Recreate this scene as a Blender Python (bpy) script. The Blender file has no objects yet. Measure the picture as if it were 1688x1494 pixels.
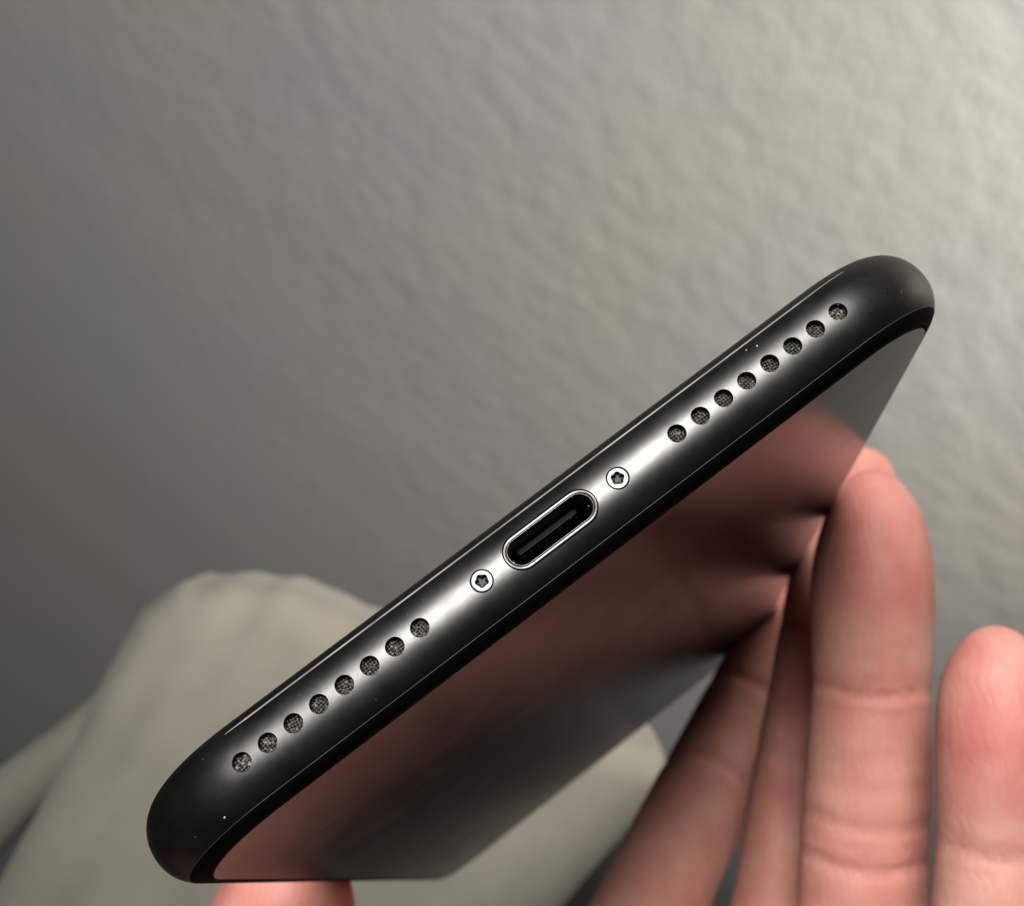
import bpy, bmesh, math, random
import numpy as np
from mathutils import Matrix, Vector
from mathutils.bvhtree import BVHTree

random.seed(4)
rng = np.random.default_rng(7)
scene = bpy.context.scene
col = scene.collection
MM = 0.001

# ---------------------------------------------------------------- camera frame
# lay-out frame (millimetres): x right, y down, z forward as seen by the photographer,
# who looks down by PITCH degrees; W() turns it into world metres.
PITCH = math.radians(33)
F_PX = 2167.7
CAM = np.array([0.0, 0.0, 0.60])
CW = np.array([[1, 0, 0],
               [0, -math.sin(PITCH), math.cos(PITCH)],
               [0, -math.cos(PITCH), -math.sin(PITCH)]])


def W(p):
    p = np.asarray(p, float)
    return p @ CW.T * MM + CAM


def at(px, py, z):
    return np.array([(px - 844) * z / F_PX, (py - 747) * z / F_PX, z], float)


cam_data = bpy.data.cameras.new('camera')
cam = bpy.data.objects.new('camera', cam_data)
col.objects.link(cam)
cam.location = CAM
cam.rotation_euler = (math.pi / 2 - PITCH, 0, 0)
cam_data.sensor_width = 36
cam_data.lens = F_PX / 1688 * 36
cam_data.clip_start = 0.005
cam_data.clip_end = 20
cam_data.dof.use_dof = True
cam_data.dof.focus_distance = 0.0975
cam_data.dof.aperture_fstop = cam_data.lens / 0.95
scene.camera = cam

# ---------------------------------------------------------------- world and lamps
world = bpy.data.worlds.new('World')
scene.world = world
world.use_nodes = True
bg = world.node_tree.nodes['Background']
bg.inputs[0].default_value = (0.95, 0.97, 1.0, 1)
bg.inputs[1].default_value = 0.027


def lamp(name, kind, pos, target, power, size, colr):
    d = bpy.data.lights.new(name, kind)
    d.energy = power
    d.color = colr
    if kind == 'AREA':
        d.shape = 'DISK'
        d.size = size
    else:
        d.shadow_soft_size = size
    o = bpy.data.objects.new(name, d)
    col.objects.link(o)
    o.location = W(pos)
    v = Vector(W(target)) - Vector(W(pos))
    o.rotation_euler = v.to_track_quat('-Z', 'Y').to_euler()
    return o


# room lamp above and behind the photographer, wall lamp off to the upper right
lamp('ceiling_lamp', 'AREA', (-54, -244, -271), (10, 10, 120), 3.75, 0.20, (1.0, 0.98, 0.935))
wl = lamp('wall_lamp', 'SPOT', (330, -60, 90), (210, -95, 238), 16.5, 0.025, (1.0, 0.925, 0.825))
wl.data.spot_size = math.radians(80)
wl.data.spot_blend = 1.0

scene.view_settings.view_transform = 'Standard'
scene.view_settings.look = 'None'
scene.view_settings.exposure = 0.15
scene.view_settings.gamma = 1.0
scene.view_settings.use_curve_mapping = False
scene.cycles.use_denoising = True
scene.cycles.max_bounces = 8
scene.cycles.sample_clamp_indirect = 4.0


# ---------------------------------------------------------------- helpers
def new_obj(name, mesh, parent=None, mat=None, smooth=True):
    o = bpy.data.objects.new(name, mesh)
    col.objects.link(o)
    if parent is not None:
        o.parent = parent
    if mat is not None:
        mesh.materials.clear()
        mesh.materials.append(mat)
    if smooth:
        mesh.polygons.foreach_set('use_smooth', [True] * len(mesh.polygons))
    return o


def mesh_from(verts, faces, name='mesh'):
    me = bpy.data.meshes.new(name)
    me.from_pydata([tuple(map(float, v)) for v in verts], [], [tuple(map(int, f)) for f in faces])
    me.update()
    return me


def fast_mesh(V, Q, name):
    me = bpy.data.meshes.new(name)
    me.vertices.add(len(V))
    me.vertices.foreach_set('co', np.asarray(V, np.float32).ravel())
    me.loops.add(Q.size)
    me.loops.foreach_set('vertex_index', Q.astype(np.int32).ravel())
    me.polygons.add(len(Q))
    me.polygons.foreach_set('loop_start', np.arange(0, Q.size, 4, dtype=np.int32))
    me.update(calc_edges=True)
    me.validate()
    return me


def tag(o, label=None, cat=None, group=None, kind=None):
    if label: o['label'] = label
    if cat: o['category'] = cat
    if group: o['group'] = group
    if kind: o['kind'] = kind
    return o


class Mat:
    def __init__(s, name):
        s.m = bpy.data.materials.new(name)
        s.m.use_nodes = True
        s.t = s.m.node_tree
        s.b = s.t.nodes['Principled BSDF']

    def set(s, **k):
        for n, v in k.items():
            n = n.replace('_', ' ')
            s.b.inputs[n].default_value = (*v, 1) if isinstance(v, tuple) and len(v) == 3 and 'Radius' not in n else v
        return s

    def node(s, typ, **k):
        n = s.t.nodes.new(typ)
        for a, v in k.items():
            setattr(n, a, v)
        return n

    def link(s, a, b):
        s.t.links.new(a, b)

    def coords(s, scale=1.0):
        tc = s.node('ShaderNodeTexCoord')
        mp = s.node('ShaderNodeMapping')
        mp.inputs['Scale'].default_value = (scale,) * 3 if not isinstance(scale, tuple) else scale
        s.link(tc.outputs['Object'], mp.inputs['Vector'])
        return mp.outputs[0]

    def noise(s, scale, detail=3, rough=0.55, vec=None):
        n = s.node('ShaderNodeTexNoise')
        n.inputs['Scale'].default_value = scale
        n.inputs['Detail'].default_value = detail
        n.inputs['Roughness'].default_value = rough
        s.link(vec if vec is not None else s.coords(), n.inputs['Vector'])
        return n.outputs['Fac']

    def ramp(s, fac, stops):
        r = s.node('ShaderNodeValToRGB')
        e = r.color_ramp.elements
        while len(e) < len(stops): e.new(0.5)
        for i, (p, c) in enumerate(stops):
            e[i].position = p
            e[i].color = (*c, 1) if len(c) == 3 else c
        s.link(fac, r.inputs[0])
        return r.outputs[0]

    def bump(s, height, strength, dist):
        b = s.node('ShaderNodeBump')
        b.inputs['Strength'].default_value = strength
        b.inputs['Distance'].default_value = dist
        s.link(height, b.inputs['Height'])
        s.link(b.outputs[0], s.b.inputs['Normal'])
        return b


# ---------------------------------------------------------------- materials
def mat_metal():
    m = Mat('matte_black_aluminium').set(Metallic=1.0, Roughness=0.33)
    v = m.coords()
    c = m.ramp(m.noise(900, 4, 0.6, v), [(0.3, (0.085, 0.085, 0.083)), (0.7, (0.108, 0.107, 0.104))])
    m.link(c, m.b.inputs['Base Color'])
    r = m.ramp(m.noise(260, 5, 0.65, v), [(0.3, (0.325,) * 3), (0.75, (0.415,) * 3)])
    m.link(r, m.b.inputs['Roughness'])
    m.b.inputs['Specular Tint'].default_value = (0.55, 0.55, 0.52, 1)
    m.bump(m.noise(15000, 3, 0.7, v), 0.4, 0.00002)
    return m.m


def mat_simple(name, colr, rough, metal=0.0, bump=None, var=0.0, vscale=2000):
    m = Mat(name).set(Base_Color=colr, Roughness=rough, Metallic=metal)
    if var:
        lo = tuple(c * (1 - var) for c in colr)
        hi = tuple(min(1, c * (1 + var)) for c in colr)
        m.link(m.ramp(m.noise(vscale, 4, 0.6), [(0.3, lo), (0.7, hi)]), m.b.inputs['Base Color'])
    if bump:
        m.bump(m.noise(bump[0], 3, 0.6), bump[1], bump[2])
    return m.m


def mat_glass():
    m = Mat('black_screen_glass').set(Base_Color=(0.004, 0.004, 0.004), Roughness=0.05, IOR=1.41, Specular_IOR_Level=0.4)
    v = m.coords()
    r = m.ramp(m.noise(120, 5, 0.6, v), [(0.35, (0.15,) * 3), (0.8, (0.22,) * 3)])
    m.link(r, m.b.inputs['Roughness'])
    return m.m


def mat_skin():
    m = Mat('skin')
    v = m.coords()
    base = m.ramp(m.noise(95, 4, 0.6, v), [(0.27, (0.51, 0.205, 0.180)), (0.42, (0.59, 0.270, 0.220)), (0.58, (0.65, 0.335, 0.272)), (0.74, (0.72, 0.43, 0.35))])
    at_ = m.node('ShaderNodeAttribute', attribute_name='flush')
    mix = m.node('ShaderNodeMix', data_type='RGBA')
    m.link(at_.outputs['Fac'], mix.inputs['Factor'])
    m.link(base, mix.inputs['A'])
    red = m.ramp(m.noise(160, 3, 0.5, v), [(0.3, (0.56, 0.17, 0.15)), (0.7, (0.68, 0.31, 0.255))])
    m.link(red, mix.inputs['B'])
    m.link(mix.outputs['Result'], m.b.inputs['Base Color'])
    m.set(Roughness=0.55, Subsurface_Weight=0.35, Subsurface_Scale=0.0035, IOR=1.4)
    m.b.inputs['Subsurface Radius'].default_value = (1.0, 0.35, 0.2)
    # fine ridges and pores
    n1 = m.noise(1500, 3, 0.6, v)
    w = m.node('ShaderNodeTexWave')
    w.inputs['Scale'].default_value = 330
    w.inputs['Distortion'].default_value = 9
    w.inputs['Detail'].default_value = 2
    m.link(v, w.inputs['Vector'])
    ad = m.node('ShaderNodeMath', operation='ADD')
    m.link(n1, ad.inputs[0])
    m.link(w.outputs['Fac'], ad.inputs[1])
    m.bump(ad.outputs[0], 0.25, 0.0001)
    return m.m


def mat_wall():
    m = Mat('grey_wall_paint').set(Roughness=0.72)
    v = m.coords()
    c = m.ramp(m.noise(9, 3, 0.5, v), [(0.34, (0.250, 0.257, 0.262)), (0.5, (0.266, 0.266, 0.258)), (0.66, (0.284, 0.271, 0.252))])
    m.link(c, m.b.inputs['Base Color'])
    m.bump(m.noise(420, 4, 0.6, v), 0.3, 0.0006)
    return m.m


def mat_cloth():
    m = Mat('beige_cloth').set(Roughness=0.9)
    v = m.coords()
    c = m.ramp(m.noise(26, 4, 0.6, v), [(0.3, (0.205, 0.190, 0.158)), (0.7, (0.268, 0.250, 0.211))])
    m.link(c, m.b.inputs['Base Color'])
    m.b.inputs['Sheen Weight'].default_value = 0.12
    wv = m.node('ShaderNodeTexWave')
    wv.inputs['Scale'].default_value = 420
    wv.inputs['Distortion'].default_value = 1.0
    m.link(v, wv.inputs['Vector'])
    m.bump(wv.outputs['Fac'], 0.25, 0.0004)
    return m.m


METAL = mat_metal()
GLASS = mat_glass()
GASKET = mat_simple('black_gasket_plastic', (0.003, 0.003, 0.003), 0.75)
GASKET.node_tree.nodes['Principled BSDF'].inputs['Specular IOR Level'].default_value = 0.027
SEAMM = mat_simple('grey_seam_plastic', (0.017, 0.017, 0.0165), 0.6, 0.0, None, 0.8, 260)
BORE = mat_simple('dark_bored_edge', (0.02, 0.02, 0.021), 0.45, 0.6)
BAND = mat_simple('antenna_band_plastic', (0.22, 0.215, 0.205), 0.32, 0.0, None, 0.5, 220)
STEEL = mat_simple('polished_screw_steel', (0.105, 0.104, 0.100), 0.35, 1.0, (6000, 0.12, 0.00003), 0.08)
RECESS = mat_simple('screw_recess_steel', (0.03, 0.029, 0.028), 0.55, 0.5)
LIP = mat_simple('polished_port_lip', (0.15, 0.15, 0.143), 0.34, 1.0, None, 0.12)
COLLAR = mat_simple('port_collar_metal', (0.10, 0.10, 0.096), 0.38, 1.0, (5000, 0.15, 0.00003), 0.12)
CAVITY = mat_simple('port_cavity_plastic', (0.03, 0.03, 0.029), 0.33)
TONGUE = mat_simple('port_contact_plastic', (0.004, 0.004, 0.004), 0.6, 0.0, (3000, 0.3, 0.00005))
GOLD = mat_simple('worn_gold_contact', (0.10, 0.085, 0.055), 0.5, 1.0)
WIRE = mat_simple('grille_wire', (0.085, 0.083, 0.076), 0.45, 0.6, None, 0.4, 5000)
BACKING = mat_simple('grille_backing', (0.012, 0.012, 0.011), 0.8)
LINT = mat_simple('grey_lint', (0.28, 0.26, 0.22), 0.95, 0.0, None, 0.4, 9000)
DUST = mat_simple('pale_dust', (0.50, 0.48, 0.44), 0.9)
NAIL = mat_simple('fingernail', (0.66, 0.40, 0.32), 0.28, 0.0, None, 0.1, 300)
SKIN = mat_skin()
WALL = mat_wall()
CLOTH = mat_cloth()

# ---------------------------------------------------------------- surface nets (implicit surface -> quads)
def surface_nets(F, origin, h):
    S = F < 0
    nx, ny, nz = F.shape
    acc = np.zeros((nx - 1, ny - 1, nz - 1, 3), np.float32)
    cnt = np.zeros((nx - 1, ny - 1, nz - 1), np.float32)
    corner = lambda a, dx, dy, dz: a[dx:nx - 1 + dx, dy:ny - 1 + dy, dz:nz - 1 + dz]
    any_in = np.zeros(cnt.shape, bool)
    all_in = np.ones(cnt.shape, bool)
    for dx in (0, 1):
        for dy in (0, 1):
            for dz in (0, 1):
                c = corner(S, dx, dy, dz)
                any_in |= c
                all_in &= c
    act = any_in & ~all_in
    idx = np.argwhere(act)
    cf = {}
    for dx in (0, 1):
        for dy in (0, 1):
            for dz in (0, 1):
                cf[dx, dy, dz] = F[idx[:, 0] + dx, idx[:, 1] + dy, idx[:, 2] + dz]
    P = np.zeros((len(idx), 3)); N = np.zeros(len(idx))
    for ax in range(3):
        for u in (0, 1):
            for v in (0, 1):
                a = [0, 0, 0]; o = [i for i in range(3) if i != ax]
                a[o[0]] = u; a[o[1]] = v
                b = list(a); b[ax] = 1
                fa, fb = cf[tuple(a)], cf[tuple(b)]
                k = (fa < 0) != (fb < 0)
                t = np.where(k, fa / np.where(k, fa - fb, 1), 0)
                q = np.tile(np.array(a, float), (len(idx), 1)); q[:, ax] = t
                P[k] += q[k]; N[k] += 1
    P = (P / N[:, None] + idx) * h + origin
    lut = -np.ones(act.shape, np.int64)
    lut[act] = np.arange(len(idx))
    quads = []
    for ax in range(3):
        o = [i for i in range(3) if i != ax]
        sl0 = [slice(1, -1)] * 3; sl1 = [slice(1, -1)] * 3
        sl0[ax] = slice(0, -1); sl1[ax] = slice(1, None)
        A, B = S[tuple(sl0)], S[tuple(sl1)]
        for flip, K in ((False, A & ~B), (True, ~A & B)):
            e = np.argwhere(K)
            if not len(e): continue
            e = e + np.array([0 if i == ax else 1 for i in range(3)])
            vs = []
            for du, dv in ((0, 0), (1, 0), (1, 1), (0, 1)):
                c = e.copy(); c[:, o[0]] -= du; c[:, o[1]] -= dv
                vs.append(lut[c[:, 0], c[:, 1], c[:, 2]])
            q = np.stack(vs, 1)
            if flip != (ax == 1): q = q[:, ::-1]
            quads.append(q)
    Q = np.concatenate(quads)
    return P, Q[(Q >= 0).all(1)]


def implicit_mesh(fn, lo, hi, h, newton=3):
    lo = np.array(lo, float); hi = np.array(hi, float)
    n = np.ceil((hi - lo) / h).astype(int) + 1
    K = 4
    nc = -(-n // K) + 1
    C = np.stack(np.meshgrid(*[lo[i] + h * K * np.arange(nc[i]) for i in range(3)], indexing='ij'), -1).reshape(-1, 3)
    coarse = np.concatenate([fn(C[i:i + 300000]) for i in range(0, len(C), 300000)]).reshape(nc).astype(np.float32)
    ix = [np.minimum((np.arange(n[i]) + K // 2) // K, nc[i] - 1) for i in range(3)]
    F = coarse[np.ix_(*ix)]
    band = np.argwhere(np.abs(F) < h * K * 1.6 + 1.0)
    vals = np.concatenate([fn(lo + h * band[i:i + 300000]) for i in range(0, len(band), 300000)])
    F[band[:, 0], band[:, 1], band[:, 2]] = vals
    P, Q = surface_nets(F, lo, h)
    for _ in range(newton):
        f = fn(P); e = 0.15
        g = np.stack([(fn(P + e * np.eye(3)[i]) - fn(P - e * np.eye(3)[i])) / (2 * e) for i in range(3)], 1)
        P = P - np.clip(f / np.maximum((g * g).sum(1), 0.05), -h, h)[:, None] * g * 0.8
    return P, Q


def smin(a, b, k):
    h = np.clip(0.5 + 0.5 * (b - a) / k, 0, 1)
    return b * (1 - h) + a * h - k * h * (1 - h)


def value_noise(shape, sx, sy, seed, ang=0.0):
    """periodic gaussian-filtered noise; sx, sy = feature sizes in samples along / across ang"""
    r = np.random.default_rng(seed).standard_normal(shape)
    fy = np.fft.fftfreq(shape[0])[:, None]; fx = np.fft.fftfreq(shape[1])[None]
    u = fx * math.cos(ang) + fy * math.sin(ang); v = -fx * math.sin(ang) + fy * math.cos(ang)
    k = np.exp(-2 * (math.pi ** 2) * ((u * sx) ** 2 + (v * sy) ** 2))
    n = np.fft.ifft2(np.fft.fft2(r) * k).real
    return n / n.std()


# ---------------------------------------------------------------- wall
def build_wall():
    # a plastered, painted wall; u to the right, w upwards along the wall, nearer on the right
    centre = np.array([0.0, -20.0, 430.0])
    up = np.linalg.inv(CW) @ np.array([0, 0, 1.0])      # world up expressed in the lay-out frame
    yaw = math.radians(25)
    right = np.array([math.cos(yaw), 0, 0]) + 0 * up
    fw = np.array([0, math.sin(PITCH) * 0, 1.0])
    hor = np.linalg.inv(CW) @ np.array([math.cos(yaw), -math.sin(yaw), 0])
    nrm = np.cross(hor, up); nrm /= np.linalg.norm(nrm)
    if nrm[2] > 0: nrm = -nrm
    step = 1.5
    nu, nw = 760, 620
    u = (np.arange(nu) - nu * 0.55) * step
    w = (np.arange(nw) - nw * 0.60) * step
    # coarser plaster grain to the right and top, smoother towards the lower left
    g = (u[None] * 0.8 + w[:, None] * 0.6 + 190) / 300
    g = np.clip(g, 0.12, 1.0)
    h = g * 0.064 * value_noise((nw, nu), 1.7, 1.15, 1, -0.5)
    h += g * 0.026 * value_noise((nw, nu), 4.5, 2.8, 2, -0.42)
    h += 0.13 * value_noise((nw, nu), 36, 8, 3, -0.45) * np.clip(1.3 - g, 0.2, 1)
    h += 1.0 * value_noise((nw, nu), 120, 55, 5, -0.3)
    U, Wd = np.meshgrid(u, w)
    P = centre + U[..., None] * hor + Wd[..., None] * up + h[..., None] * nrm
    V = W(P.reshape(-1, 3))
    i = np.arange(nw - 1)[:, None] * nu + np.arange(nu - 1)[None]
    Q = np.stack([i, i + 1, i + nu + 1, i + nu], -1).reshape(-1, 4)
    me = fast_mesh(V, Q, 'wall')
    o = new_obj('wall', me, None, WALL)
    o['kind'] = 'structure'
    return o


build_wall()


# ---------------------------------------------------------------- draped cloth
def seg_dist(p, a, b):
    ab = b - a
    t = np.clip(((p - a) @ ab) / (ab @ ab), 0, 1)
    return np.linalg.norm(p - a - t[:, None] * ab, axis=1), t


def build_cloth():
    D = 350.0
    poly = np.array([at(232, 1005, D), at(300, 955, D), at(470, 962, D), at(1085, 1225, D), at(1100, 1275, D), at(430, 2050, D), at(-320, 2050, D)])[:, :2]

    f1, f2 = at(262, 1092, 416), at(-330, 1640, 404)

    def poly_sd(q, poly=poly):
        d = np.full(len(q), 1e9); ins = np.zeros(len(q), bool)
        for i in range(len(poly)):
            a, b = poly[i - 1], poly[i]
            ab = b - a
            t = np.clip(((q - a) @ ab) / (ab @ ab), 0, 1)
            d = np.minimum(d, np.linalg.norm(q - a - t[:, None] * ab, axis=1))
            c = (a[1] > q[:, 1]) != (b[1] > q[:, 1])
            x = ab[0] * (q[:, 1] - a[1]) / (ab[1] if abs(ab[1]) > 1e-9 else 1e-9) + a[0]
            ins ^= c & (q[:, 0] < x)
        return np.where(ins, -d, d)


    def fn(p):
        # slab leaning back from the viewer, rounded all round
        zc = 364 - 0.10 * (p[:, 1] - 30)
        d2 = poly_sd(p[:, :2]) + 11
        dz = np.abs(p[:, 2] - zc) - 24 + 11
        d = np.minimum(np.maximum(d2, dz), 0) + np.hypot(np.maximum(d2, 0), np.maximum(dz, 0)) - 11
        # folds running down and to the left
        a = (p[:, 0] * 0.86 + p[:, 1] * 0.5)
        b = (-p[:, 0] * 0.5 + p[:, 1] * 0.86)
        d = d + 2.2 * np.sin(a * 0.19 + 0.8 * np.sin(b * 0.05)) * np.exp(-((a + 52) / 26) ** 2) * np.clip((p[:, 1] - 45) / 30, 0, 1)
        d = d + 0.35 * np.sin(a * 0.31 + 1.2 + np.sin(b * 0.07)) + 0.4 * np.sin(b * 0.06 + a * 0.05) + 0.3 * np.sin(a * 0.46 + 1.2 * np.sin(b * 0.03))
        # a narrow second fold of the same cloth beside it on the left
        dd, t = seg_dist(p, f1, f2)
        e = dd - (5.0 + 11.0 * t) + 0.5 * np.sin(p[:, 1] * 0.17)
        return smin(d, e, 4)

    P, Q = implicit_mesh(fn, (-280, 18, 315), (90, 232, 436), 2.4, 2)
    me = fast_mesh(W(P), Q, 'draped_cloth')
    o = new_obj('draped_cloth', me, None, CLOTH)
    tag(o, 'pale beige cloth with soft folds rising to a rounded peak behind the phone', 'cloth')


build_cloth()

# ---------------------------------------------------------------- phone
PW, PL, PH = 77.9, 158.2, 3.65
RX = np.array([[0.79654534, 0.08183643, -0.59901445],
               [-0.59213871, 0.30556076, -0.74565701],
               [0.1220134, 0.94864926, 0.29185151]])
PT = np.array([2.82846615, 5.61689162, 97.2456106])
CORNER = 11.0
EA, EN = 3.4, 2.08                 # depth and power of the rounded side


def inset(z):
    t = np.clip(np.abs(np.asarray(z, float)) / PH, 0, 1)
    return EA * (1 - (1 - t ** EN) ** (1 / EN))


def outline(off, nseg_s=150, nseg_l=60, nc=20, extra=0.0):
    """rounded rectangle inset by off; same point count for every off; starts bottom left"""
    r = max(CORNER - off, 0.4)
    hx = PW / 2 - off; y0 = off + extra; y1 = PL - off
    pts = []
    xs = np.linspace(-hx + r, hx - r, nseg_s, endpoint=False)
    pts += [(x, y0) for x in xs]
    def arc(cx, cy, a0):
        return [(cx + r * math.cos(a0 + k / nc * math.pi / 2), cy + r * math.sin(a0 + k / nc * math.pi / 2)) for k in range(nc)]
    pts += arc(hx - r, y0 + r, -math.pi / 2)
    pts += [(hx, y) for y in np.linspace(y0 + r, y1 - r, nseg_l, endpoint=False)]
    pts += arc(hx - r, y1 - r, 0)
    pts += [(x, y1) for x in np.linspace(hx - r, -hx + r, nseg_l, endpoint=False)]
    pts += arc(-hx + r, y1 - r, math.pi / 2)
    pts += [(-hx, y) for y in np.linspace(y1 - r, y0 + r, nseg_l, endpoint=False)]
    pts += arc(-hx + r, y0 + r, math.pi)
    return np.array(pts)


def loft(profile, close=True, cap0=False, cap1=False):
    V = []; F = []
    n = None
    for off, z, *ex in profile:
        o = outline(off, extra=ex[0] if ex else 0.0)
        n = len(o)
        V += [(x, y, z) for x, y in o]
    for k in range(len(profile) - 1):
        for i in range(n):
            j = (i + 1) % n
            F.append((k * n + i, k * n + j, (k + 1) * n + j, (k + 1) * n + i))
    if cap0: F.append(tuple(reversed(range(n))))
    if cap1: F.append(tuple((len(profile) - 1) * n + i for i in range(n)))
    return np.array(V) * MM, F


def stadium(half, r, n=14):
    pts = []
    for k in range(n + 1):
        a = -math.pi / 2 + math.pi * k / n
        pts.append((half + r * math.cos(a), r * math.sin(a)))
    for k in range(n + 1):
        a = math.pi / 2 + math.pi * k / n
        pts.append((-half + r * math.cos(a), r * math.sin(a)))
    return pts


phone = bpy.data.objects.new('phone', None)
col.objects.link(phone)
phone.empty_display_size = 0.02
Mrot = CW @ RX
M4 = Matrix([[*Mrot[i], W(PT)[i]] for i in range(3)] + [[0, 0, 0, 1]])
phone.matrix_world = M4
tag(phone, 'matte black phone held at a slant, charging port and speaker holes towards the viewer', 'phone')

HOLE_O, HOLE_P, HOLE_R = 11.993, 2.255, 0.73
HOLES = [HOLE_O + HOLE_P * i for i in range(8)]
HOLES = [-x for x in reversed(HOLES)] + HOLES
SCREWS = [-6.346, 6.346]
SEAM = -2.88


def build_body():
    th = np.linspace(-0.89, 1.0, 44)
    zs = [SEAM]
    # dense in angle: z = PH*sin-ish
    for a in np.linspace(math.asin(SEAM / PH) + 0.04, math.pi / 2, 40):
        zs.append(PH * math.sin(a))
    prof = [(float(inset(z)), z) for z in zs]
    prof = [(float(inset(SEAM)) + 0.9, SEAM - 0.02)] + [(float(inset(SEAM)) + 0.06, SEAM - 0.02)] + prof
    prof += [(5.0, PH + 0.0), (9, PH)]
    V, F = loft(prof, cap0=True, cap1=True)
    raw = mesh_from(V, F, 'body_raw')
    raw.materials.append(METAL); raw.materials.append(BORE)
    raw.polygons.foreach_set('use_smooth', [True] * len(raw.polygons))
    o = bpy.data.objects.new('metal_body', raw)
    col.objects.link(o)
    # cutter
    cv, cf = [], []
    def prism(pts, y0, y1):
        b = len(cv); n = len(pts)
        for y in (y0, y1):
            cv.extend([(x * MM, y * MM, z * MM) for x, z in pts])
        for i in range(n):
            j = (i + 1) % n
            cf.append((b + i, b + j, b + n + j, b + n + i))
        cf.append(tuple(b + i for i in reversed(range(n))))
        cf.append(tuple(b + n + i for i in range(n)))
    circ = lambda x, r, n=36: [(x + r * math.cos(2 * math.pi * k / n), r * math.sin(2 * math.pi * k / n)) for k in range(n)]
    for x in HOLES: prism(circ(x, HOLE_R), -1, 1.6)
    for x in SCREWS: prism(circ(x, 0.90), -1, 1.2)
    prism(stadium(2.68, 1.47), -1, 9.0)
    cm = mesh_from(cv, cf, 'cutter')
    bm = bmesh.new(); bm.from_mesh(cm); bmesh.ops.recalc_face_normals(bm, faces=bm.faces); bm.to_mesh(cm); bm.free()
    bm = bmesh.new(); bm.from_mesh(raw); bmesh.ops.recalc_face_normals(bm, faces=bm.faces); bm.to_mesh(raw); bm.free()
    cm.materials.append(METAL); cm.materials.append(BORE)
    cm.polygons.foreach_set('material_index', [1] * len(cm.polygons))
    c = bpy.data.objects.new('cutter', cm)
    col.objects.link(c)
    md = o.modifiers.new('cut', 'BOOLEAN')
    md.operation = 'DIFFERENCE'; md.solver = 'EXACT'; md.object = c
    bpy.context.view_layer.update()
    dg = bpy.context.evaluated_depsgraph_get()
    res = bpy.data.meshes.new_from_object(o.evaluated_get(dg))
    # smooth normals of the uncut surface carried over
    nv = np.zeros(len(raw.vertices) * 3, np.float32)
    raw.vertices.foreach_get('normal', nv)
    nv = nv.reshape(-1, 3)
    rawco = [v.co.copy() for v in raw.vertices]
    polys = [tuple(p.vertices) for p in raw.polygons]
    bvh = BVHTree.FromPolygons(rawco, polys)
    from mathutils.interpolate import poly_3d_calc
    cache = {}
    loopn = []
    for p in res.polygons:
        for vi in p.vertices:
            if p.material_index == 1 or p.normal.z < -0.9:
                loopn.append(tuple(p.normal)); continue
            if vi not in cache:
                co = res.vertices[vi].co
                loc, nn, fi, d = bvh.find_nearest(co)
                ids = polys[fi]
                if len(ids) > 8:
                    cache[vi] = tuple(nn)
                else:
                    wts = poly_3d_calc([rawco[i] for i in ids], loc)
                    v = sum((Vector(nv[i]) * w_ for i, w_ in zip(ids, wts)), Vector())
                    cache[vi] = tuple(v.normalized())
            loopn.append(cache[vi])
    res.polygons.foreach_set('use_smooth', [True] * len(res.polygons))
    res.normals_split_custom_set(loopn)
    res.name = 'metal_body'
    o.modifiers.clear()
    o.data = res
    bpy.data.objects.remove(c)
    o.parent = phone
    return o


body = build_body()

# screen glass: curved edge easing into the flat face
GI0 = float(inset(SEAM)) + 0.07


def build_gasket():
    prof = [(GI0 + 0.02, SEAM + 0.25), (GI0, SEAM + 0.03)]
    for a_ in np.linspace(math.asin(SEAM / PH) - 0.02, -math.pi / 2, 12):
        z = PH * math.sin(a_)
        if inset(z) < 2.6: prof.append((max(float(inset(z)), GI0 + 0.01), z))
    prof += [(2.62, -PH + 0.03), (2.68, -PH + 0.004), (2.70, -PH + 0.004, 0.55), (2.72, -2.9, 0.55)]
    V, F = loft(prof)
    me = mesh_from(V, F, 'display_gasket')
    bm = bmesh.new(); bm.from_mesh(me); bmesh.ops.recalc_face_normals(bm, faces=bm.faces); bm.to_mesh(me); bm.free()
    new_obj('display_gasket', me, phone, GASKET)


build_gasket()


def build_seam():
    i0 = float(inset(SEAM))
    V, F = loft([(i0 + 0.065, SEAM + 0.04), (i0 - 0.006, SEAM - 0.022), (i0 + 0.04, SEAM - 0.075), (i0 + 0.09, SEAM - 0.05)])
    me = mesh_from(V, F, 'seam_line')
    bm = bmesh.new(); bm.from_mesh(me); bmesh.ops.recalc_face_normals(bm, faces=bm.faces); bm.to_mesh(me); bm.free()
    new_obj('seam_line', me, phone, SEAMM)


build_seam()


def build_glass():
    prof = [(2.76, -2.9, 0.55), (2.75, -PH, 0.55), (5.0, -PH, 0.55), (9.0, -PH, 0.55)]
    V, F = loft(prof)
    n = len(outline(0))
    k = len(prof) - 1
    F.append(tuple(k * n + i for i in range(n)))
    me = mesh_from(V, F, 'screen_glass')
    bm = bmesh.new(); bm.from_mesh(me); bmesh.ops.recalc_face_normals(bm, faces=bm.faces)
    for f in bm.faces:
        if len(f.verts) > 8 and f.normal.z > 0:
            bmesh.ops.reverse_faces(bm, faces=bm.faces); break
    bm.to_mesh(me); bm.free()
    o = new_obj('screen_glass', me, phone, GLASS, False)
    return o


build_glass()

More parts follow.
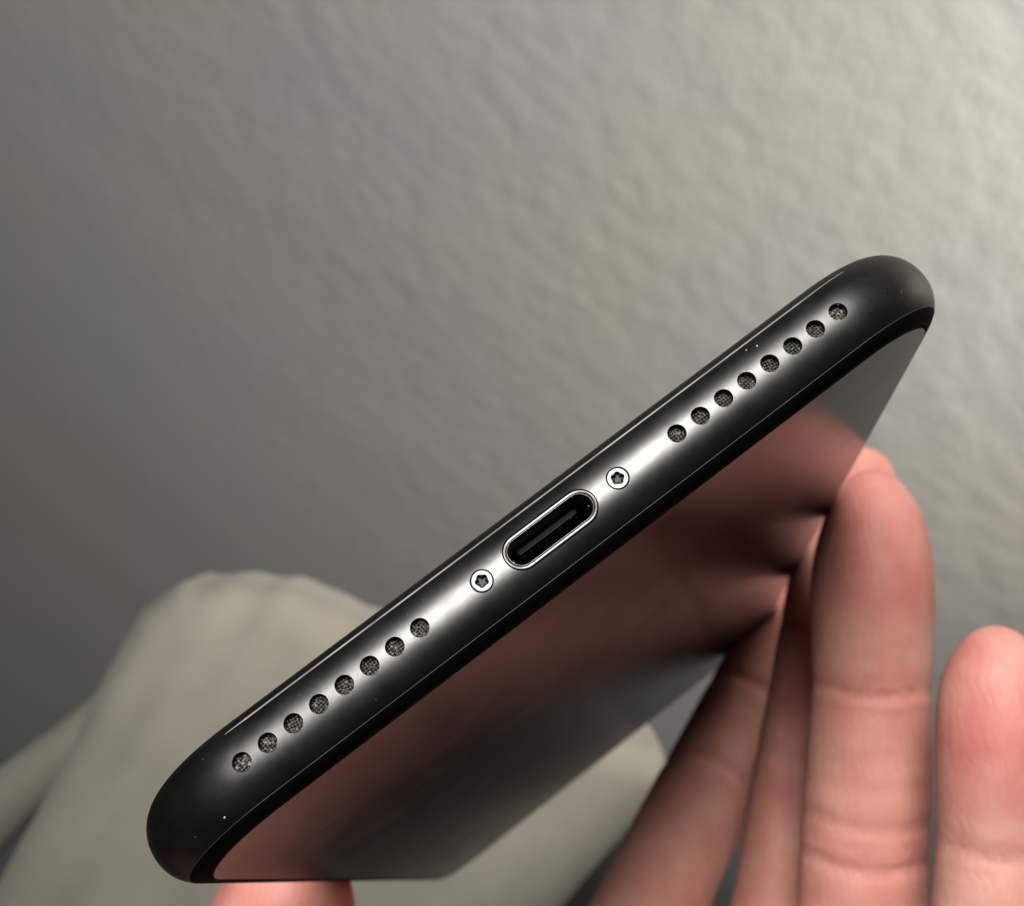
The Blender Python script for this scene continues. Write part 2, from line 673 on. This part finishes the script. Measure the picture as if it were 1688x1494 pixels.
# antenna band: thin inlaid plastic strip along the back shoulder of the bottom edge
def build_band():
    zs = np.array([2.52, 2.60, 2.70, 2.76])
    lift = [-0.05, 0.022, 0.022, -0.05]
    rows = []
    n = len(outline(0))
    for z, l in zip(zs, lift):
        o = outline(float(inset(z)) - l)
        dz = l * 0.7
        rows.append([(x, y, z + dz) for x, y in o])
    # bottom edge, thinning out at the start of both corners
    ids = list(range(n - 7, n)) + list(range(0, 150 + 12))
    V = []; F = []
    for k, i in enumerate(ids):
        e = min(1.0, min(k, len(ids) - 1 - k) / 12.0)
        mid = np.mean([rows[r][i] for r in range(4)], axis=0)
        for r in range(4):
            V.append(mid + (np.array(rows[r][i]) - mid) * e + np.array([0, (1 - e) * 0.03, 0]))
    for k in range(len(ids) - 1):
        for r in range(3):
            F.append((k * 4 + r, k * 4 + r + 1, (k + 1) * 4 + r + 1, (k + 1) * 4 + r))
    me = mesh_from(np.array(V) * MM, F, 'antenna_band')
    bm = bmesh.new(); bm.from_mesh(me); bmesh.ops.recalc_face_normals(bm, faces=bm.faces)
    bm.to_mesh(me); bm.free()
    new_obj('antenna_band', me, phone, BAND)


build_band()

# charging port
def ring_loft(loops):
    n = len(loops[0]); V = []; F = []
    for l in loops: V += l
    for k in range(len(loops) - 1):
        for i in range(n):
            j = (i + 1) % n
            F.append((k * n + i, (k + 1) * n + i, (k + 1) * n + j, k * n + j))
    return np.array(V) * MM, F


def build_port():
    def ring_part(name, spec, mat, par):
        loops = [[(x, float(inset(z)) + d, z) for x, z in stadium(2.68, r)] for r, d in spec]
        V, F = ring_loft(loops)
        return new_obj(name, mesh_from(V, F, name), par, mat)
    collar = ring_part('port_collar', [(1.43, 0.7), (1.43, 0.06), (1.415, 0.01), (1.38, -0.02), (1.30, -0.012), (1.20, 0.02), (1.14, 0.05), (1.13, 0.5)], COLLAR, phone)
    ring_part('port_lip', [(1.125, 0.5), (1.125, 0.045), (1.11, 0.02), (1.085, 0.015), (1.06, 0.04), (1.04, 0.10), (1.02, 0.8)], LIP, collar)
    loops = [[(x, y, z) for x, z in stadium(2.68, r)] for r, y in [(1.02, 0.75), (1.0, 1.4), (1.0, 6.8)]]
    V, F = ring_loft(loops)
    n = len(loops[0])
    F.append(tuple(2 * n + i for i in range(n)))
    cav = new_obj('port_cavity', mesh_from(V, F, 'port_cavity'), phone, CAVITY)
    # contact carrier on the back-side wall, with its pins
    bm = bmesh.new()
    bmesh.ops.create_cube(bm, size=1, matrix=Matrix.Translation((0, 5.0 * MM, 0.76 * MM)) @ Matrix.Diagonal((5.6 * MM, 4.2 * MM, 0.55 * MM, 1)))
    bmesh.ops.bevel(bm, geom=bm.edges[:], offset=0.00012, segments=2, affect='EDGES')
    me = bpy.data.meshes.new('contact_carrier'); bm.to_mesh(me); bm.free()
    car = new_obj('contact_carrier', me, phone, TONGUE, False)
    bm = bmesh.new()
    bmesh.ops.create_cube(bm, size=1, matrix=Matrix.Diagonal((0.34 * MM, 2.6 * MM, 0.14 * MM, 1)))
    bmesh.ops.bevel(bm, geom=bm.edges[:], offset=0.00004, segments=1, affect='EDGES')
    pin = bpy.data.meshes.new('contact_pin'); bm.to_mesh(pin); bm.free()
    pin.materials.append(GOLD)
    for k in range(8):
        p = bpy.data.objects.new('contact_pin', pin)
        col.objects.link(p); p.parent = car
        p.location = ((-2.45 + 0.7 * k) * MM, 5.0 * MM, 0.46 * MM)
    # latch bumps at both ends of the cavity
    for s in (-1, 1):
        bm = bmesh.new()
        bmesh.ops.create_uvsphere(bm, u_segments=12, v_segments=8, radius=0.32 * MM, matrix=Matrix.Translation((s * 3.55 * MM, 2.0 * MM, 0)) @ Matrix.Diagonal((0.8, 1.6, 1.0, 1)))
        me = bpy.data.meshes.new('latch'); bm.to_mesh(me); bm.free()
        new_obj('latch', me, phone, COLLAR)
    return cav


cavity = build_port()

# screws with five-lobed recess
def build_screw(x, rot):
    n = 60
    def star(r, y, amp):
        return [(x + r * (1 + amp * math.cos(5 * (2 * math.pi * k / n + rot))) * math.cos(2 * math.pi * k / n),
                 y, r * (1 + amp * math.cos(5 * (2 * math.pi * k / n + rot))) * math.sin(2 * math.pi * k / n)) for k in range(n)]
    y0 = 0.045
    loops = [star(0.86, 0.8, 0), star(0.86, y0 + 0.07, 0), star(0.83, y0 + 0.015, 0), star(0.76, y0, 0), star(0.55, y0, 0.02), star(0.40, y0 + 0.005, 0.30), star(0.37, y0 + 0.05, 0.32)]
    V, F = ring_loft(loops)
    s = new_obj('screw', mesh_from(V, F, 'screw'), phone, STEEL)
    for p in s.data.polygons: p.use_smooth = True
    loops = [star(0.37, y0 + 0.05, 0.32), star(0.34, y0 + 0.42, 0.32)]
    V, F = ring_loft(loops)
    c = len(V)
    F.append(tuple(n + i for i in range(n)))
    new_obj('screw_recess', mesh_from(V, F, 'screw_recess'), s, RECESS, False)
    return s


build_screw(SCREWS[0], 0.9)
build_screw(SCREWS[1], 0.2)

# speaker grilles: woven wire discs deep in each hole, with lint
def grille_mesh():
    V, F = [], []
    pitch, rw = 0.235, 0.062
    R = HOLE_R + 0.08
    for d in (0, 1):
        for k in range(-3, 4):
            c = k * pitch
            half = math.sqrt(max(R * R - c * c, 0))
            if half < 0.1: continue
            m = 22
            base = len(V)
            for i in range(m + 1):
                t = -half + 2 * half * i / m
                s = (-1) ** (k + d)
                y = 0.045 * s * math.cos(math.pi * t / pitch)
                for a in range(5):
                    an = 2 * math.pi * a / 5
                    q = c + rw * math.cos(an); yy = y + rw * math.sin(an)
                    V.append((t, yy, q) if d == 0 else (q, yy, t))
            for i in range(m):
                for a in range(5):
                    b = (a + 1) % 5
                    f = (base + i * 5 + a, base + i * 5 + b, base + (i + 1) * 5 + b, base + (i + 1) * 5 + a)
                    F.append(f)
    return mesh_from(np.array(V) * MM, F, 'speaker_grille')


gm = grille_mesh()
gm.materials.append(WIRE)
gm.polygons.foreach_set('use_smooth', [True] * len(gm.polygons))
bd = mesh_from(np.array([(0.9 * math.cos(k * math.pi / 12), 0, 0.9 * math.sin(k * math.pi / 12)) for k in range(24)]) * MM, [tuple(reversed(range(24)))], 'grille_backing')
bd.materials.append(BACKING)


def lint_mesh(amount):
    V, F = [], []
    for _ in range(int(3 + 9 * amount)):      # fibres
        r = HOLE_R * 0.85 * math.sqrt(random.random()); a = random.random() * 6.28
        p = np.array([r * math.cos(a), -0.09 - 0.06 * random.random(), r * math.sin(a)])
        h = random.random() * 6.28
        bend = random.uniform(-5, 5)
        base = len(V); m = 7; L = random.uniform(0.2, 0.6); w = random.uniform(0.012, 0.022)
        cnt = 0
        for i in range(m + 1):
            if math.hypot(p[0], p[2]) > HOLE_R * 0.95: break
            d = np.array([math.cos(h), random.uniform(-0.1, 0.1), math.sin(h)])
            s = np.array([-math.sin(h), 0, math.cos(h)])
            V += [p + s * w, p - s * w, p + np.array([0, -w * 1.5, 0])]
            cnt += 1
            p = p + d * L / m; h += bend / m
        for i in range(cnt - 1):
            for a_ in range(3):
                b_ = (a_ + 1) % 3
                F.append((base + i * 3 + a_, base + i * 3 + b_, base + i * 3 + 3 + b_, base + i * 3 + 3 + a_))
    for _ in range(int(2 + 13 * amount)):     # crumbs
        r = HOLE_R * 0.86 * math.sqrt(random.random()); a = random.random() * 6.28
        c = np.array([r * math.cos(a), -0.07, r * math.sin(a)])
        s = random.uniform(0.03, 0.09) * (0.7 + 0.7 * amount)
        base = len(V)
        for q in ((1, 0, 0), (-1, 0, 0), (0, 1, 0), (0, -1, 0), (0, 0, 1), (0, 0, -1)):
            V.append(c + np.array(q) * s * np.array([random.uniform(.6, 1.3), random.uniform(.4, .8), random.uniform(.6, 1.3)]))
        for f in ((0, 2, 4), (2, 1, 4), (1, 3, 4), (3, 0, 4), (2, 0, 5), (1, 2, 5), (3, 1, 5), (0, 3, 5)):
            F.append(tuple(base + i for i in f))
    me = mesh_from(np.array(V) * MM, F, 'lint')
    bm = bmesh.new(); bm.from_mesh(me); bmesh.ops.recalc_face_normals(bm, faces=bm.faces); bm.to_mesh(me); bm.free()
    me.materials.append(LINT)
    return me


LINT_AMT = [1.0, 0.85, 0.5, 0.6, 0.35, 0.4, 0.5, 0.7, 0.55, 0.5, 0.25, 0.5, 0.15, 0.3, 0.35, 1.0]
for k, x in enumerate(HOLES):
    g = bpy.data.objects.new('speaker_grille', gm)
    col.objects.link(g); g.parent = phone
    g.location = (x * MM, 0.80 * MM, 0)
    g.rotation_euler = (0, random.uniform(-0.25, 0.25), 0)
    b = bpy.data.objects.new('grille_backing', bd)
    col.objects.link(b); b.parent = g
    b.location = (0, 0.25 * MM, 0)
    l = bpy.data.objects.new('lint', lint_mesh(LINT_AMT[k]))
    col.objects.link(l); l.parent = g
    l['kind'] = 'stuff'

# dust flecks on the body
def build_dust():
    V, F = [], []
    def fleck(x, z, s, el=1.0, an=0.0):
        y = float(inset(z)) - 0.01
        base = len(V)
        for q in ((1, 0, 0), (-1, 0, 0), (0, 1, 0), (0, -1, 0), (0, 0, 1), (0, 0, -1)):
            dx, dy, dz = q[0] * s * el, q[1] * s * 0.5, q[2] * s
            V.append((x + dx * math.cos(an) - dz * math.sin(an), y + dy, z + dx * math.sin(an) + dz * math.cos(an)))
        for f in ((0, 2, 4), (2, 1, 4), (1, 3, 4), (3, 0, 4), (2, 0, 5), (1, 2, 5), (3, 1, 5), (0, 3, 5)):
            F.append(tuple(base + i for i in f))
    fleck(20.5, 2.05, 0.06, 1.3, 0.4); fleck(21.3, 1.75, 0.07, 1.6, 1.1); fleck(-31.0, -2.3, 0.075, 1.2, 0.3)
    for _ in range(34):
        fleck(random.uniform(-34, 34), random.uniform(-2.6, 2.3), random.uniform(0.008, 0.022), random.uniform(1, 2.2), random.uniform(0, 3))
    V = np.array(V)
    keep = V
    me = mesh_from(V * MM, F, 'dust')
    bm = bmesh.new(); bm.from_mesh(me); bmesh.ops.recalc_face_normals(bm, faces=bm.faces); bm.to_mesh(me); bm.free()
    o = new_obj('dust', me, phone, DUST, False)
    o['kind'] = 'stuff'


build_dust()

# ---------------------------------------------------------------- hand
def catmull(P, n):
    P = np.array(P, float)
    P = np.vstack([2 * P[0] - P[1], P, 2 * P[-1] - P[-2]])
    out = []
    for i in range(1, len(P) - 2):
        for t in np.linspace(0, 1, n, endpoint=False):
            a, b, c, d = P[i - 1:i + 3]
            out.append(0.5 * (2 * b + (c - a) * t + (2 * a - 5 * b + 4 * c - d) * t * t + (3 * b - a - 3 * c + d) * t ** 3))
    out.append(P[-2])
    return np.array(out)


class Finger:
    """centre line points (tip first) with radius; palm = direction the pad faces"""
    def __init__(s, pts, palm, creases):
        A = np.array([[*p[:3], p[3]] for p in pts], float)
        C = catmull(A, 7)
        s.c, s.r = C[:, :3], C[:, 3]
        s.palm = np.array(palm, float) / np.linalg.norm(palm)
        L = np.linalg.norm(np.diff(s.c, axis=0), axis=1)
        s.s = np.concatenate([[0], np.cumsum(L)])
        s.cr = creases
        s.lo = s.c.min(0) - 14; s.hi = s.c.max(0) + 14

    def closest(s, p):
        best = np.full(len(p), 1e9); bs = np.zeros(len(p)); br = np.zeros(len(p)); bc = np.zeros((len(p), 3))
        for i in range(len(s.c) - 1):
            a, b = s.c[i], s.c[i + 1]
            ab = b - a
            t = np.clip(((p - a) @ ab) / (ab @ ab), 0, 1)
            q = a + t[:, None] * ab
            r = s.r[i] + t * (s.r[i + 1] - s.r[i])
            d = np.linalg.norm(p - q, axis=1) - r
            k = d < best
            best[k] = d[k]; bs[k] = (s.s[i] + t * (s.s[i + 1] - s.s[i]))[k]; br[k] = r[k]; bc[k] = q[k]
        return best, bs, bc

    def __call__(s, p):
        out = np.full(len(p), 40.0)
        m = ((p > s.lo) & (p < s.hi)).all(1)
        if not m.any(): return out
        d, ss, c = s.closest(p[m])
        v = p[m] - c
        side = (v @ s.palm) / (np.linalg.norm(v, axis=1) + 1e-6)
        wgt = np.clip(side * 0.8 + 0.35, 0.05, 1)
        for s0, dep, wd in s.cr:
            u = (ss + 0.9 * np.sin(side * 2.5) - s0)
            d = d + wgt * dep * np.exp(-(u / wd) ** 2)
        out[m] = d
        return out


def fp(px, py, z, r):
    return (*at(px, py, z), r)


ring = Finger([fp(1440, 832, 164, 4.4), fp(1440, 884, 164, 6.4), fp(1437, 970, 164, 7.5), fp(1436, 1120, 165, 7.35), fp(1432, 1260, 165, 7.7), fp(1424, 1390, 165, 7.9), fp(1415, 1600, 166, 8.3), (41, 86, 168, 9.5)],
              (-0.25, 0, -1), [(23.2, 0.65, 0.8), (21.4, 0.25, 0.5), (25.8, 0.2, 0.5), (39.6, 0.5, 0.8), (44.2, 0.65, 0.8), (41.8, 0.25, 0.5), (49, 0.2, 0.5), (35, 0.12, 0.6), (32, 0.1, 0.5)])
little = Finger([fp(1642, 1096, 141, 4.2), fp(1647, 1150, 141, 6.2), fp(1655, 1240, 141, 7.1), fp(1652, 1390, 142, 6.9), fp(1645, 1560, 142, 7.3), fp(1620, 1700, 143, 7.6), (45, 82, 146, 9)],
                (-0.15, 0, -1), [(20.0, 0.62, 0.85), (18.4, 0.25, 0.5), (22, 0.2, 0.5), (33, 0.6, 0.9)])
middle = Finger([fp(1421, 788, 197, 4.6), fp(1414, 838, 196.5, 6.5), fp(1388, 955, 195, 7.6), fp(1350, 1160, 193, 7.5), fp(1322, 1340, 191, 8.0), fp(1298, 1520, 190, 8.4), (33, 87, 186, 10)],
                (-0.4, 0, -1), [(24, 0.4, 1.0), (43, 0.45, 1.0)])
index = Finger([fp(1322, 968, 237, 4.4), fp(1310, 1000, 236, 6.4), fp(1282, 1070, 234, 7.6), fp(1205, 1215, 226, 7.7), fp(1135, 1360, 215, 8.2), fp(1072, 1500, 204, 8.6), (15, 83, 194, 10)],
               (-0.5, 0.1, -1), [(24, 0.4, 1.0), (42, 0.45, 1.0)])
thumb = Finger([(-27.0, 51.5, 163, 5.5), (-28.2, 57, 163.5, 8.6), (-30, 65, 164, 10.0), (-34, 80, 167, 10.0), (-38, 100, 174, 10.5), (-34, 122, 186, 13)],
               (0.8, -0.1, -0.3), [(26, 0.8, 1.0)])
FINGERS = [ring, little, middle, index, thumb]
FOREARM_A, FOREARM_B = np.array([-34, 150, 178.0]), np.array([-95, 196, 178.0])
PALM = [((15, 84, 193), (-18, 128, 190), 11, 15), ((34, 88, 186), (-22, 132, 184), 11, 14), ((41, 88, 168), (-24, 136, 176), 10.5, 14), ((45, 84, 147), (-24, 138, 167), 9.5, 14),
        ((-34, 122, 186), (-24, 140, 182), 13, 16), ((-30, 98, 178), (8, 81, 191), 12, 12.5), ((-24, 140, 176), (-48, 160, 178), 18, 20), ((-48, 160, 178), (-215, 284, 182), 20, 29)]


def phone_sd(p):
    q = (p - PT) @ RX
    # body as an offset rounded slab
    dx = np.abs(q[:, 0]) - (PW / 2 - 3.5); dy = np.abs(q[:, 1] - PL / 2) - (PL / 2 - 3.5)
    d2 = np.hypot(np.maximum(dx, 0), np.maximum(dy, 0)) + np.minimum(np.maximum(dx, dy), 0)
    return np.hypot(np.maximum(d2, 0), q[:, 2] * (3.5 / 3.65)) - 3.5


def palm_sd(p):
    d = np.full(len(p), 60.0)
    for a, b, ra, rb in PALM:
        a = np.array(a, float); b = np.array(b, float)
        dd, t = seg_dist(p, a, b)
        d = smin(d, dd - (ra + (rb - ra) * t), 7)
    return d


def hand_sd(p):
    f = np.full(len(p), 40.0)
    for g in FINGERS: f = np.minimum(f, g(p))
    d = smin(f, palm_sd(p), 5)
    # flesh gives way where it presses on the phone
    return np.maximum(d, -(phone_sd(p) - 0.06))


def build_hand():
    P, Q = implicit_mesh(hand_sd, (-250, -12, 118), (78, 318, 256), 0.85, 2)
    me = fast_mesh(W(P), Q, 'hand')
    # flushed skin at the finger pads and beside the creases
    fl = np.zeros(len(P))
    for g in FINGERS:
        d, s, c = g.closest(P)
        on = np.clip(1 - np.abs(d) / 3, 0, 1)
        v = 0.75 * np.exp(-((s - 6) / 9.0) ** 2)
        for s0, dep, wd in g.cr: v += 0.5 * dep * np.exp(-((s - s0) / 2.6) ** 2)
        fl = np.maximum(fl, on * np.clip(v, 0, 1))
    fl = np.clip(fl + 0.15, 0, 1)
    a = me.attributes.new('flush', 'FLOAT', 'POINT')
    a.data.foreach_set('value', fl.astype(np.float32))
    o = new_obj('hand', me, None, SKIN)
    tag(o, 'left hand holding the phone by its long sides, thumb opposite the spread fingers', 'hand')
    # nails on the outer side of each finger
    for g in FINGERS:
        nV, nF = [], []
        tipdir = (g.c[0] - g.c[8]); tipdir /= np.linalg.norm(tipdir)
        dor = -g.palm; dor = dor - tipdir * (dor @ tipdir); dor /= np.linalg.norm(dor)
        sd = np.cross(tipdir, dor)
        n1, n2 = 9, 11
        for lay, off in ((0, 0.45), (1, -0.5)):
            for i in range(n1):
                t = i / (n1 - 1)
                s0 = 11.5 - 12.3 * t
                c = np.array([np.interp(max(s0, 0), g.s, g.c[:, k]) for k in range(3)]) + tipdir * max(-s0, 0)
                for j in range(n2):
                    w = 0.98 * (1 - 0.28 * abs(2 * t - 0.85) ** 3)
                    an = (j / (n2 - 1) * 2 - 1) * w
                    dirn = dor * math.cos(an) + sd * math.sin(an)
                    r = np.interp(max(s0, 1.2), g.s, g.r)
                    nV.append(c + dirn * (r * 0.97 + off))
        for lay in (0, 1):
            for i in range(n1 - 1):
                for j in range(n2 - 1):
                    b = lay * n1 * n2 + i * n2 + j
                    f = (b, b + 1, b + n2 + 1, b + n2)
                    nF.append(f if lay == 0 else f[::-1])
        N = n1 * n2
        edge = [j for j in range(n2)] + [i * n2 + n2 - 1 for i in range(1, n1)] + [(n1 - 1) * n2 + j for j in range(n2 - 2, -1, -1)] + [i * n2 for i in range(n1 - 2, 0, -1)]
        for k in range(len(edge)):
            a_, b_ = edge[k], edge[(k + 1) % len(edge)]
            nF.append((a_, a_ + N, b_ + N, b_))
        me2 = mesh_from(W(np.array(nV)), nF, 'fingernail')
        bm = bmesh.new(); bm.from_mesh(me2); bmesh.ops.recalc_face_normals(bm, faces=bm.faces); bm.to_mesh(me2); bm.free()
        new_obj('fingernail', me2, o, NAIL)


build_hand()
